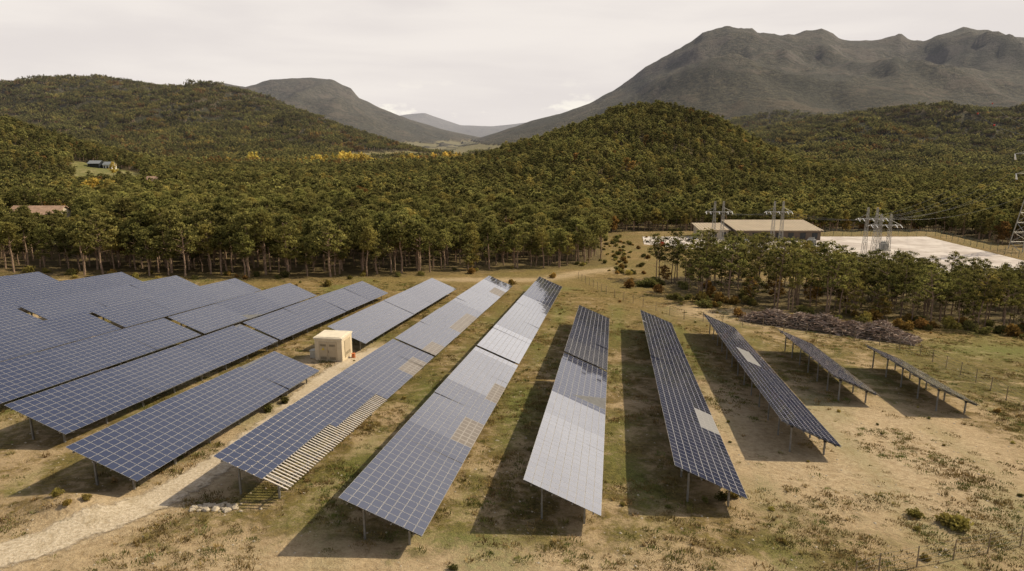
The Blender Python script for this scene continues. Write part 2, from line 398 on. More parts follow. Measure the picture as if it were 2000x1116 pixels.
slim=[make_tree(f'pine_slim{i}',141+i,[9.6,8.8,9.8,9.2,7.6,9.4,6.4][i],[1.9,2.1,1.6,2.0,2.0,2.3,2.0][i],[18,20,16,18,17,20,18][i],50,.25,[M_pine,M_trunk2],[.50,.46,.56,.52,.40,.48,.25][i],pr=.72,tw=.72,core=.45) for i in range(7)]
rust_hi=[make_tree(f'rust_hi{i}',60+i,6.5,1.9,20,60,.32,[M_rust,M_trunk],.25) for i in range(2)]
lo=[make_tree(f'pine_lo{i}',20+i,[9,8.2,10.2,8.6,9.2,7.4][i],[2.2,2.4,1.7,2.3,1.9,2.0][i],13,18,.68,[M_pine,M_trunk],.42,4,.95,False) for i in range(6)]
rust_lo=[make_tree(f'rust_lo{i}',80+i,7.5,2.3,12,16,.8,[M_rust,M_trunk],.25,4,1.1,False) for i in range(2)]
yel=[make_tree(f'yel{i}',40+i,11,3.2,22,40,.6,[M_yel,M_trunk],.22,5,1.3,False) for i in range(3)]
def make_clump(name,seed,m,n=13,rad=12,hh=8.5,sz=1.):
    rng=np.random.RandomState(seed); b=MB()
    for i in range(n):
        a=rng.rand()*6.28; r=rad*math.sqrt(rng.rand()); h=hh*(.7+.55*rng.rand())
        ti=.1+.65*rng.rand()
        for k in range(3):
            b.puff((r*math.cos(a)+rng.randn()*1.1,r*math.sin(a)+rng.randn()*1.1,h*(.55+.2*k)),(1.8-.35*k)*sz,1.5*sz,8,1.6*sz,rng,0,ti)
        b.tube((r*math.cos(a),r*math.sin(a),-1),(r*math.cos(a),r*math.sin(a),h*.6),.25,.2,3)
    return b.mesh(name,[m,M_trunk])
cl=[make_clump(f'clump{i}',100+i,M_pine) for i in range(5)]+[make_clump('clump_r',110,M_rust)]
cly=[make_clump(f'clumpy{i}',120+i,M_yel,8,8,12,1.5) for i in range(3)]

def jitter_grid(x0,x1,y0,y1,sp):
    nx=int((x1-x0)/sp);ny=int((y1-y0)/sp)
    X,Y=np.meshgrid(np.arange(nx),np.arange(ny)); X=X.ravel()+RNG.rand(nx*ny)*1.1; Y=Y.ravel()+RNG.rand(nx*ny)*1.1
    return x0+X*sp,y0+Y*sp
# near forest
x,y=jitter_grid(-260,260,100,270,3.4)
incl=inpoly(x,y,CLUMP)
k=forestmask(x,y)&~incl&(np.abs(x)<.95*y+15)&(y<268)&~((y<edge(x)+25)&(RNG.rand(len(x))<.12))
x,y=x[k],y[k]; z=H(x,y)-.05
idx=RNG.randint(0,8,len(x)); r=RNG.rand(len(x)); idx=np.where(r<.035,8+RNG.randint(0,2,len(x)),idx)
scl=.68+.5*RNG.rand(len(x))+.14*fbm(x/25,y/25,2)
scl*=np.where((np.abs(x/y+.69)<.07)&(y<160),.8,1)
scatter('pine_forest',np.stack([x,y,z],1),hi+rust_hi,scl,idx=idx)
# thin pine grove in front of the yard
x,y=jitter_grid(24,120,88,145,2.9)
k=inpoly(x,y,CLUMP)&(RNG.rand(len(x))>np.interp(x,[28,45,60],[.36,.25,.15])); x,y=x[k],y[k]
idx=RNG.randint(0,6,len(x)); r=RNG.rand(len(x)); idx=np.where(r<.18,6,idx); idx=np.where(r<.05,7+RNG.randint(0,2,len(x)),idx)
scatter('pine_grove',np.stack([x,y,H(x,y)-.05],1),slim+rust_hi,(.78+.42*RNG.rand(len(x)))*np.interp(x,[28,45,55,80,110],[1.02,1.0,.86,.74,.70])*np.where(idx>6,.6,1),idx=idx)
# mid forest
x,y=jitter_grid(-760,760,262,780,5.0)
k=(y>edge(x))&~clearing(x,y)&(np.abs(x)<.97*y)&~((x>36)&(x<150)&(y<262))
x,y=x[k],y[k]; z=H(x,y)-.2
idx=RNG.randint(0,6,len(x)); r=RNG.rand(len(x)); fx=fbm(x/60,y/60,3)
idx=np.where(r<.03+.3*np.clip(fx-.2,0,1),6+RNG.randint(0,2,len(x)),idx)
scatter('pine_forest_valley',np.stack([x,y,z],1),lo+rust_lo,.7+.6*RNG.rand(len(x)),idx=idx)
# distant forest
x,y=jitter_grid(-2500,2500,770,2500,19)
k=(np.abs(x)<.9*y)
x,y=x[k],y[k]; z=H(x,y)-1
valley=valleymask(x,y,z)
k=~(valley&(fbm(x/90,y/160,3)<.22)); x,y,z=x[k],y[k],z[k]
r=RNG.rand(len(x)); fx=fbm(x/200,y/200,3)
idx=np.where(r<.04+.5*np.clip(fx-.2,0,1),5,RNG.randint(0,5,len(x)))
scatter('distant_forest',np.stack([x,y,z],1),cl,.75+.55*RNG.rand(len(x)),idx=idx)
# autumn poplars in the valley
pp=[];
for (cx,cy,wx,wy,n) in ((-215,950,24,46,14),(-236,990,16,40,6),(-268,960,30,60,4),(-150,1000,50,60,4),(-78,990,24,40,11),(-40,1060,30,60,3),(-350,940,9,14,4),(-385,930,34,60,3),(-300,900,60,60,3)):
    for i in range(n): pp.append((cx+random.gauss(0,wx*.5),cy+random.gauss(0,wy*.5),random.uniform(.55,1.3)))
pp=np.array(pp); scatter('autumn_trees',np.stack([pp[:,0],pp[:,1],H(pp[:,0],pp[:,1])],1),cly,pp[:,2])
pp=[]
for i in range(40): pp.append((random.uniform(-420,-20),random.uniform(820,1080),random.uniform(.6,1.2)))
pp=np.array(pp); scatter('autumn_grove',np.stack([pp[:,0],pp[:,1],H(pp[:,0],pp[:,1])],1),[cl[5]],pp[:,2]*1.3)
pp=np.array([(-186,306),(-181,309),(-191,310),(-176,316),(-255,600),(-262,380),(260,420),(150,280),(75,290),(-150,330),(-40,500),(310,470),(-240,590),(-300,520),(-232,560)])
scatter('yellow_tree',np.stack([pp[:,0],pp[:,1],H(pp[:,0],pp[:,1])],1),yel,np.array([1.15,1.05,1.,.9,.8,.6,.7,.8,.6,.7,.7,.7,.9,.9,.8]))

# bushes & tufts & stones
def make_bush(name,seed,m,r=.5,n=9,leaf=.11):
    rng=np.random.RandomState(seed); b=MB()
    for i in range(n):
        a=rng.rand()*6.28; q=r*.85*rng.rand()
        b.puff((q*math.cos(a),q*math.sin(a),r*(.2+.55*rng.rand())),r*.4,r*.33,60,leaf,rng,0,.3+.4*rng.rand(),.4)
    for i in range(6):
        a=rng.rand()*6.28; b.tube((0,0,-.05),(r*.5*math.cos(a),r*.5*math.sin(a),r*.6),.015,.006,3)
    return b.mesh(name,[m,M_trunk])
def make_tuft(name,seed,m,n=26,h=.22,R=.2):
    rng=np.random.RandomState(seed); b=MB()
    for i in range(n):
        a=rng.rand()*6.28; r=R*math.sqrt(rng.rand()); x0,y0=r*math.cos(a),r*math.sin(a)
        hh=h*(.5+rng.rand()); o=a+rng.randn()*.9; l=hh*.8
        w=.022; px,py=-math.sin(o)*w,math.cos(o)*w
        b.add([(x0-px,y0-py,-.03),(x0+px,y0+py,-.03),(x0+l*math.cos(o),y0+l*math.sin(o),hh)],[(0,1,2)],0,float(rng.rand()))
    return b.mesh(name,[m])
bush=[make_bush(f'bush{i}',200+i,m) for i,m in enumerate([M_bush,M_bush,M_rust,M_ybush])]
tuft=[make_tuft(f'tuft{i}',210+i,m,[34,40,44,34,70,80,60][i],[.08,.12,.09,.07,.07,.08,.06][i],[.22,.18,.26,.3,.42,.5,.4][i]) for i,m in enumerate([M_tuft,M_tuft,M_gtuft,M_tuft,M_btuft,M_btuft,M_gtuft])]
def stone(name,seed):
    rng=np.random.RandomState(seed); b=MB(); v,f=ico(); b.add(v*(.7+.5*rng.rand(12,1))*np.array([1,.8,.55])*.1,f,0,.5); return b.mesh(name,[M_stone])
M_stone=simple('limestone',(.42,.36,.27),.9,0,.25,4)
stones=[stone(f'st{i}',300+i) for i in range(4)]
nT=130000; x=RNG.rand(nT)*170-95; y=22+RNG.rand(nT)*95
k=(np.abs(x)<.82*y+3)&(y<edge(x))&(dpoly(x,y,PATH)>1.3)
nn=fbm(x/4,y/4,4)+.45*fbm(x/25,y/25,2)
k&=(RNG.rand(len(x))<np.clip(.28+nn*1.3,0.03,.8))&(RNG.rand(len(x))<np.clip(45/y,.35,1))
x,y=x[k],y[k]
scatter('grass',np.stack([x,y,H(x,y)],1),tuft,.5+1.0*RNG.rand(len(x))**2)
x=RNG.rand(6000)*110-55; y=24+RNG.rand(6000)**1.5*80; k=(np.abs(x)<.8*y+3); x,y=x[k],y[k]
scatter('stones',np.stack([x,y,H(x,y)],1),stones,.25+.8*RNG.rand(len(x))**3)
x=-15.2+RNG.randn(60)*.7; y=32+RNG.randn(60)*.2
scatter('rubble_heap',np.stack([x,y,H(x,y)+.03],1),stones,.8+2.0*RNG.rand(60)**2)
bl=[(24,33,1.5,3),(23.6,33.5,1.2,3),(22.3,34,1.0,3),(12,35.2,.9,0),(12.8,35.6,.9,3),(10.9,34.9,.6,0),(-18,47,1.1,0),(-17.4,49,1.0,0),(-24.5,42.5,.7,3),(-22,30.6,.6,2),(-23,31.3,.7,3),(-21.4,31.2,.6,3),(20,29.5,.6,3),(-12,110,2.0,0),(0,120,1.8,2),(-30,108,2.,2),(8,131,2.,2),(33,96,2.4,2),(44,91,2.2,0),(30,103,2.6,0),(26,118,2.6,2),(70,86,2.5,2),(80,86,2.2,0)]
for i in range(50):
    s=random.uniform(50,118);p=random.uniform(-60,45); bl.append((DX*s+DY*p,DY*s-DX*p,random.uniform(.3,.75),random.choice([0,2,3,3])))
for i in range(34):
    s=random.uniform(24,60);p=random.uniform(-30,30); bl.append((DX*s+DY*p,DY*s-DX*p,random.uniform(.25,.5),random.choice([0,3,3])))
for i in range(34):
    xx=random.uniform(-85,20); bl.append((xx,float(edge(xx))-random.uniform(-4,3),random.uniform(1.,2.4),random.choice([0,1,2,3])))
for i in range(70):
    yy_=random.uniform(138,225); bl.append((25+(yy_-150)*.12+random.gauss(0,3.5),yy_,random.uniform(.8,2.2),random.choice([0,1,2,3])))
for i in range(90):
    q=random.random(); cx,cy=[(28,126),(35,109),(47,99),(61,95),(75,92),(100,96)][int(q*6)]; bl.append((cx+random.gauss(0,5),cy+random.gauss(0,2.5),random.uniform(1.4,3.2),random.choice([0,1,1,2,2])))
bl=np.array(bl); scatter('bushes',np.stack([bl[:,0],bl[:,1],H(bl[:,0],bl[:,1])],1),bush,bl[:,2],idx=bl[:,3].astype(int))

# ------------------------------------------------------------------ gravel path
def build_path():
    m,nt,out=mat('gravel_mat'); g=N(nt); geo=g.n('ShaderNodeNewGeometry'); pos=geo.outputs['Position']
    e=g.attr('edge'); n=g.noise(1.1,6,pos,.7); n3=g.noise(6,5,pos,.7)
    c=g.mix(g.ramp(n3,.3,.7),(.35,.28,.19),(.57,.49,.37))
    c=g.mix(g.ramp(g.noise(.5,4,pos),.52,.7,0,.6),c,(.27,.21,.12))
    b=g.n('ShaderNodeBsdfDiffuse'); g.link(c,b.inputs[0]); t=g.n('ShaderNodeBsdfTransparent')
    bp=g.n('ShaderNodeBump'); bp.inputs['Distance'].default_value=.08; g.link(n3,bp.inputs['Height']); g.link(bp.outputs[0],b.inputs['Normal'])
    mx=g.n('ShaderNodeMixShader'); g.link(g.ramp(g.math('ADD',e,g.math('MULTIPLY',n,1.1)),.78,1.05),mx.inputs[0]); g.link(t.outputs[0],mx.inputs[1]); g.link(b.outputs[0],mx.inputs[2]); g.link(mx.outputs[0],out.inputs[0])
    P=np.array(PATH,float); tt=np.arange(len(P)); T=np.linspace(0,len(P)-1,160)
    X=np.interp(T,tt,P[:,0]); Y=np.interp(T,tt,P[:,1]); ker=np.ones(15)/15
    X=np.convolve(np.pad(X,7,'edge'),ker,'valid'); Y=np.convolve(np.pad(Y,7,'edge'),ker,'valid')
    dx=np.gradient(X);dy=np.gradient(Y);L=np.hypot(dx,dy);nx,ny=-dy/L,dx/L
    W=np.interp(T,[0,3,5,8],[2.0,1.7,1.5,1.9]); K=9; vs=[];ed=[]
    for k in range(K):
        q=-1+2*k/(K-1); x=X+nx*W*q; y=Y+ny*W*q; vs.append(np.stack([x,y,H(x,y)+.05],1)); ed+= [1-abs(q)]*len(T)
    V=np.vstack(vs); n=len(T); F=[(k*n+i,k*n+i+1,(k+1)*n+i+1,(k+1)*n+i) for k in range(K-1) for i in range(n-1)]
    ob=new_mesh_obj('gravel_path',V,F,[m],smooth=True); a=ob.data.attributes.new('edge','FLOAT','POINT'); a.data.foreach_set('value',np.array(ed,np.float32)); COL.objects.link(ob)
build_path()

# ------------------------------------------------------------------ solar tables
MW=.476; NC=9; ML=.61
def panel_mat():
    m,nt,out=mat('solar_glass'); g=N(nt); uv=g.n('ShaderNodeUVMap'); sp=g.n('ShaderNodeSeparateXYZ'); g.link(uv.outputs[0],sp.inputs[0])
    def eg(a,w):
        q=g.math('ABSOLUTE',g.math('SUBTRACT',a,.5)); return g.math('GREATER_THAN',q,.5-w)
    fr=g.math('MAXIMUM',eg(sp.outputs[0],.028),eg(sp.outputs[1],.022))
    sheen=g.attr('sky_sheen')
    c=g.mix(g.math('MULTIPLY',sheen,.42),(.013,.018,.048),(.36,.35,.35))  # painted sky reflection: pales the glass here, boosts its gloss below
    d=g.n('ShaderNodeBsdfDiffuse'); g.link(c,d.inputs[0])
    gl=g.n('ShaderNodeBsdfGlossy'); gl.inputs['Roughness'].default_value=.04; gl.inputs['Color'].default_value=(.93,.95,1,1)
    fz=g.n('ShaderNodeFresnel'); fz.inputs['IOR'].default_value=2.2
    f=g.math('MULTIPLY',fz.outputs[0],g.math('ADD',.95,g.math('MULTIPLY',sheen,1.4)),clamp=True)
    mx=g.n('ShaderNodeMixShader'); g.link(f,mx.inputs[0]); g.link(d.outputs[0],mx.inputs[1]); g.link(gl.outputs[0],mx.inputs[2])
    fb=g.n('ShaderNodeBsdfPrincipled'); fb.inputs['Base Color'].default_value=(.35,.34,.33,1); fb.inputs['Roughness'].default_value=.5; fb.inputs['Metallic'].default_value=.3
    m2=g.n('ShaderNodeMixShader'); g.link(fr,m2.inputs[0]); g.link(mx.outputs[0],m2.inputs[1]); g.link(fb.outputs[0],m2.inputs[2]); g.link(m2.outputs[0],out.inputs[0]); return m
M_glass=panel_mat()
def flat_panel(name,c1,c2):
    m,nt,out=mat(name); g=N(nt); uv=g.n('ShaderNodeUVMap'); sp=g.n('ShaderNodeSeparateXYZ'); g.link(uv.outputs[0],sp.inputs[0])
    def cells(a,n,w):
        q=g.math('FRACT',g.math('MULTIPLY',a,n)); q=g.math('ABSOLUTE',g.math('SUBTRACT',q,.5)); return g.math('GREATER_THAN',q,.5-w)
    ce=g.math('MAXIMUM',cells(sp.outputs[0],1.,.05),cells(sp.outputs[1],1.,.07))
    b=g.n('ShaderNodeBsdfPrincipled'); g.link(g.mix(ce,c1,c2),b.inputs['Base Color']); b.inputs['Roughness'].default_value=.3
    g.link(b.outputs[0],out.inputs[0]); return m
M_tan=flat_panel('tan_grid_module',(.15,.125,.10),(.34,.31,.27)); M_wht=flat_panel('pale_module',(.22,.215,.21),(.38,.37,.35))  # tan and pale modules, each with a lighter border
M_steel=simple('galvanised_steel',(.24,.235,.22),.55,.5,.2,5); M_back=simple('module_backing',(.12,.12,.12),.8); M_rail=simple('mounting_rail',(.50,.45,.39),.5,.1,.1)
M_dark=simple('post_bracket',(.03,.03,.03),.6)
TAU=math.radians(22.7); CT,ST=math.cos(TAU),math.sin(TAU)
def wpos(s,p): return (DX*s+DY*p,DY*s-DX*p)
def rowpt(s,a,p0,dz=0):
    x,y=wpos(s,p0+a*CT); return Vector((x,y,-.084*s-.032*p0+2.5-a*ST+dz))
ROWS=[(-80.2,[(40,61),(61.6,83.7)]),(-71,[(38,61),(61.6,88.4)]),(-62.3,[(38,61),(61.6,88.4)]),(-53.8,[(38,61),(61.6,89.5)]),(-44.9,[(37,61),(61.6,88.4)]),
(-36.6,[(34.2,61),(61.5,94.6)]),(-28.2,[(29.4,51.9),(62.7,102.8)]),(-20.3,[(30.2,59.6),(60.1,110)]),(-12.2,[(27.2,59),(59.5,113)]),
(-4.1,[(31.2,59.2),(59.7,86.2)]),(3.7,[(35,85.7)]),(11.5,[(44.6,86.2)]),(18.9,[(58.5,79)]),(26.5,[(57.8,73.8)])]
PATCH={7:[(53,57,4.6,7,1),(59.8,63.5,4.6,7,1),(71,80,4.4,7,1),(98,103,4,7,1),(30.2,46,5.2,7,9),(30.2,39,4.3,5.2,9)],
 8:[(38,42.3,5.0,7,1),(47.5,51.5,5.2,7,1)],10:[(44.8,49,4.8,7,2)],11:[(63.5,69.5,2,4.6,2)]}
SKY_SHEEN={9:[(31,42,.9),(42,47,.72),(47,60,.04),(60,66,.3),(66,75,.1)],8:[(27,38,.16),(38,48,.3),(48,58,.6),(58,70,.95),(70,92,.5)],7:[(30,46,.02),(46,60,.12),(60,84,.3),(84,105,.45)],6:[(29,52,.05),(62,103,.3)],10:[(0,99,.0)],11:[(0,99,.0)],12:[(0,99,.0)],13:[(0,99,.0)]}  # bright sky reflection painted in per row section
def build_row(ri,p0,tabs):
    b=MB(); rng=np.random.RandomState(500+ri)
    st=MB()
    for (s0,s1) in tabs:
        nm=int(round((s1-s0)/ML)); ml=(s1-s0)/nm
        tilt=0;pit=0
        for i in range(nm):
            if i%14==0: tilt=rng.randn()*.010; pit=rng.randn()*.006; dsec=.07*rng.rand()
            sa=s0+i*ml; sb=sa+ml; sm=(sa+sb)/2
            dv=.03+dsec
            for (u0,u1,v) in SKY_SHEEN.get(ri,[]):
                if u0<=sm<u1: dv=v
            for c in range(NC):
                kind=0; cc=(c+.5)*7/NC
                for (q0,q1,c0,c1,kd) in PATCH.get(ri,[]):
                    if q0<=sm<q1 and c0<=cc<c1: kind=kd
                if kind==9:
                    for r_ in range(2):
                        q=sa+(r_+.5)*ml/2
                        A=rowpt(q,c*MW,p0,-.03);B=rowpt(q,(c+1)*MW,p0,-.03); mid=(A+B)/2; ex=(B-A).normalized(); ey=Vector((DX,DY,-.084)).normalized()
                        st.box(mid,MW,.10,.04,4,(ex,ey))
                    continue
                a0=c*MW+.005;a1=(c+1)*MW-.005
                jx=rng.randn()*.003;jy=rng.randn()*.002
                def zz(s,a): return (a-2.14)*tilt+(s-(s0+ (i//14*14+7)*ml))*pit*.5+(a-(a0+a1)/2)*jx+(s-sm)*jy
                v=[rowpt(s,a,p0,zz(s,a)) for s,a in ((sa+.005,a0),(sa+.005,a1),(sb-.005,a1),(sb-.005,a0))]
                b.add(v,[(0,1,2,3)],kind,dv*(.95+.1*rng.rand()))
        for k in range(0,nm,14):
            qa=s0+k*ml+.03; qb=min(s1,s0+(k+14)*ml)-.03
            cmax=4.28
            if ri==7 and qa<46 and s0<40: cmax=2.45
            th=-.055
            v=[rowpt(qa,.03,p0,th),rowpt(qa,cmax-.03,p0,th),rowpt(qb,cmax-.03,p0,th),rowpt(qb,.03,p0,th)]
            st.add(v,[(0,1,2,3)],1,.5)
        ey=Vector((DX,DY,-.084)).normalized(); ex=(rowpt(0,1,p0)-rowpt(0,0,p0)).normalized()
        for a in (.45,1.6,2.7,3.85):
            st.box((rowpt(s0+.02,a,p0,-.12)+rowpt(s1-.02,a,p0,-.12))/2,.06,(s1-s0)*1.003,.09,0,(ex,ey))
        npst=max(2,int(round((s1-s0-1.6)/3.4))+1)
        for k in range(npst):
            s=s0+.8+(s1-s0-1.6)*k/(npst-1)
            st.box(rowpt(s,2.14,p0,-.21),4.0,.07,.09,0,(ex,ey))
            for a in (.95,3.35):
                top=rowpt(s,a,p0,-.25); gz=Hs(top.x,top.y)-.3
                st.box(((top.x),top.y,(top.z+gz)/2),.09,.12,top.z-gz,0)
                st.box((top.x,top.y,top.z-.02),.15,.18,.12,3)
        if ri==7 and s0<40:
            for i in range(0,nm):
                for c in range(1,6):
                    if s0+i*ml<46: st.box(rowpt(s0+i*ml,c*MW,p0,.02),.04,.08,.02,4,(ex,ey))
    em=bpy.data.objects.new('solar_panel_row',None); COL.objects.link(em)
    me=b.mesh('modules',[M_glass,M_tan,M_wht])
    a=me.attributes.new('sky_sheen','FLOAT','FACE'); a.data.foreach_set('value',np.array(b.t,np.float32))
    uvl=me.uv_layers.new(name='UVMap'); n=len(me.polygons); uvl.data.foreach_set('uv',np.tile(np.array([0,0,1,0,1,1,0,1],np.float32),n))
    o=bpy.data.objects.new('modules',me); COL.objects.link(o); o.parent=em
    o=bpy.data.objects.new('steel_frame',st.mesh('steel_frame',[M_steel,M_back,M_back,M_dark,M_rail])); COL.objects.link(o); o.parent=em
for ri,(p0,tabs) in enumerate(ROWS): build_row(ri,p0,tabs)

# ------------------------------------------------------------------ transformer cabin
M_cab=simple('beige_concrete',(.60,.51,.36),.8,0,.08,2); M_roof=simple('cabin_roof',(.64,.57,.44),.8,0,.08,2); M_door=simple('cabin_door',(.46,.38,.26),.6,0,.05); M_gbox=simple('grey_box',(.42,.40,.34),.7); M_or=simple('orange_plastic',(.5,.16,.06),.6); M_louv=simple('louvre',(.20,.17,.11),.7); M_sign=simple('warning_sign_yellow',(.6,.45,.04),.5)
def cabin():
    em=bpy.data.objects.new('transformer_cabin',None); COL.objects.link(em)
    ex=Vector((DY,-DX,0));ey=Vector((DX,DY,0)); c=Vector((-17.2,63.0,0)); z=Hs(c.x,c.y)-.15
    P=lambda a,b_,h: c+ex*a+ey*b_+Vector((0,0,z+h))
    b=MB(); b.box(P(0,0,1.2),2.7,2.5,2.4,0,(ex,ey)); b.obj('walls',[M_cab],parent=em)
    b=MB(); b.box(P(0,0,2.47),2.86,2.66,.15,0,(ex,ey)); b.box(P(0,0,2.57),2.5,2.3,.06,0,(ex,ey)); b.obj('roof',[M_roof],parent=em)
    b=MB(); b.box(P(0,0,.08),2.8,2.6,.2,0,(ex,ey)); b.obj('plinth',[M_gbox],parent=em)
    b=MB(); 
    for a in (-.5,.42): b.box(P(a,-1.27,1.2),.86,.05,1.95,0,(ex,ey)); 
    b.box(P(1.37,.1,1.3),.05,1.4,1.7,0,(ex,ey)); b.obj('doors',[M_door],parent=em)
    b=MB()
    for a in (-.5,.42):
        for h in (.45,.52,.59,.66,1.75,1.82,1.89): b.box(P(a,-1.30,h),.6,.03,.035,0,(ex,ey))
    for h in (.7,.78,.86,.94): b.box(P(1.40,.1,h),.03,1.1,.04,0,(ex,ey))
    b.box(P(.0,-1.31,1.2),.03,.04,.25,0,(ex,ey)); b.obj('louvres',[M_louv],parent=em)
    b=MB(); b.add([P(-.66,-1.31,1.35),P(-.34,-1.31,1.35),P(-.5,-1.31,1.62)],[(0,1,2)],0,.5); b.obj('warning_sign',[M_sign],parent=em)
    b=MB(); b.box(P(-1.85,-.5,.5),.55,.5,1.0,0,(ex,ey)); b.box(P(-2.1,.35,.4),.6,.6,.8,0,(ex,ey)); b.box(P(-1.85,-.5,1.03),.62,.57,.06,0,(ex,ey)); b.obj('switch_cabinet',[M_gbox])
    b=MB(); b.tube(P(1.75,.5,0),P(1.75,.5,.5),.22,.16,8,0,.5,True); b.tube(P(1.75,.5,.5),P(1.75,.5,.56),.2,.2,8,0,.5,True); b.obj('orange_barrel',[M_or])
cabin()

# ------------------------------------------------------------------ fences
M_fpost=simple('fence_post_wood',(.22,.17,.11),.85); M_wire=simple('fence_wire',(.30,.29,.26),.5,.4)
def fence(name,pl,h,sp,nw,mats,pr=.05,wr=.012,mesh=False):
    b=MB(); pts=[]
    for (ax,ay),(bx,by) in zip(pl[:-1],pl[1:]):
        L=math.hypot(bx-ax,by-ay); n=max(1,int(L/sp))
        for k in range(n): pts.append((ax+(bx-ax)*k/n,ay+(by-ay)*k/n))
    pts.append(pl[-1]); P=[Vector((x,y,Hs(x,y))) for x,y in pts]
    for q in P: b.tube(q-Vector((0,0,.3)),q+Vector((random.gauss(0,.02),random.gauss(0,.02),h)),pr,pr*.85,5,0,.5,True)
    for k in range(nw):
        zz=h*(.1+.86*k/(nw-1))
        for u,v in zip(P[:-1],P[1:]): b.tube(u+Vector((0,0,zz)),v+Vector((0,0,zz)),wr,wr,3,1)
    b.obj(name,mats)
fence('wire_fence',[(13,131),(16,113),(20,101),(24,92),(36,87),(45,80),(47,75),(46,64),(44,55),(42,44)],1.4,2.6,5,[M_fpost,M_wire],.045)
fence('wire_fence',[(15.5,27.2),(17,28),(26,31.2),(36,36)],1.1,2.0,5,[M_fpost,M_wire],.035,.008)
M_gfen=simple('fence_green',(.10,.13,.10),.6)
fence('security_fence',[(36,158),(137,160),(139,190),(140,224),(98,226)],2.3,3.0,7,[M_gfen,M_gfen],.06,.02)

# ------------------------------------------------------------------ brush pile
def pile():
    M_br=simple('dead_branches',(.21,.145,.105),.95,0,.5,1); b=MB(); A=np.array((33.5,94.5)); B=np.array((51,82.5)); d=(B-A)/np.linalg.norm(B-A); n=np.array((-d[1],d[0])); L=np.linalg.norm(B-A)
    nu,nv=50,12; V=[]
    def hh(u,v): return max(0,(1.8+.35*math.sin(u*17)+.25*math.sin(u*41))*(1-v*v)*min(1,5*min(u,1-u)+.15))
    for i in range(nu+1):
        for j in range(nv+1):
            u=i/nu;v=-1+2*j/nv; q=A+d*u*L+n*v*2.6; V.append((q[0],q[1],Hs(q[0],q[1])-.08+hh(u,v)*.8+random.uniform(0,.15)))
    b.add(V,[(i*(nv+1)+j,(i+1)*(nv+1)+j,(i+1)*(nv+1)+j+1,i*(nv+1)+j+1) for i in range(nu) for j in range(nv)],1,.5)
    for k in range(2600):
        u=random.random();v=random.uniform(-1,1)*.98+random.gauss(0,.06); q=A+d*(u+random.gauss(0,.01))*L+n*v*2.7; z=Hs(q[0],q[1])+hh(u,v)*.85+random.uniform(-.1,.3)
        a=random.uniform(0,6.28);l=random.uniform(.4,1.6);e=random.uniform(-.3,.5)
        o=Vector((math.cos(a)*l/2,math.sin(a)*l/2,e*l/2)); c=Vector((q[0],q[1],z)); r=random.uniform(.02,.065)
        b.tube(c-o,c+o,r,r*.7,4,random.choice([0,0,2]),.5,True)
    b.obj('brush_pile',[M_br,simple('pile_core',(.05,.038,.028),.95),simple('pale_branches',(.34,.27,.22),.9,0,.3,1)])
pile()

# ------------------------------------------------------------------ substation yard
def yard():
    m,nt,out=mat('yard_concrete'); g=N(nt); geo=g.n('ShaderNodeNewGeometry'); pos=geo.outputs['Position']
    c=g.mix(g.ramp(g.noise(.12,6,pos,.6),.35,.65),(.44,.39,.35),(.60,.55,.50)); c=g.mix(g.ramp(g.noise(.3,6,pos,.7),.5,.65,0,.55),c,(.36,.31,.26))
    b=g.n('ShaderNodeBsdfDiffuse'); g.link(c,b.inputs[0]); g.link(b.outputs[0],out.inputs[0])
    xs=np.linspace(33,136.5,60); ys=np.linspace(160,223,36); V=[]
    for j,y in enumerate(ys):
        for i,x in enumerate(xs):
            xx=x+(10*(y-160)/63)*(1-i/59); V.append((xx,y,-15.93))
    n=60; F=[(j*n+i,j*n+i+1,(j+1)*n+i+1,(j+1)*n+i) for j in range(35) for i in range(59)]
    COL.objects.link(new_mesh_obj('yard',V,F,[m]))
yard()
GZ=-15.93
M_eq=simple('equipment_grey',(.30,.30,.28),.6)
def equipment(x,y):
    b=MB(); b.box((x,y,GZ+.15),3.2,2.2,.3,0); b.box((x,y,GZ+1.2),2.2,1.3,1.8,1); 
    for k in range(5): b.box((x-.9+.45*k,y-.78,GZ+1.2),.08,.25,1.4,1)
    for k in (-.6,0,.6): b.tube((x+k,y,GZ+2.1),(x+k,y,GZ+2.9),.12,.06,6,2,.5,True)
    b.tube((x-.9,y+.2,GZ+2.35),(x+.9,y+.2,GZ+2.35),.22,.22,8,1,.5,True)
    b.obj('transformer',[M_gbox,M_eq,M_eq])
for q in ((70,204),(90,203),(108,196)): equipment(*q)
M_wall=simple('brown_cladding',(.13,.10,.075),.8,0,.15,.4); M_rf=simple('beige_roof_sheet',(.42,.34,.235),.7,0,.06,.3); M_win=simple('dark_window',(.03,.035,.04),.2); M_rwall=simple('render_wall',(.5,.43,.33),.85)
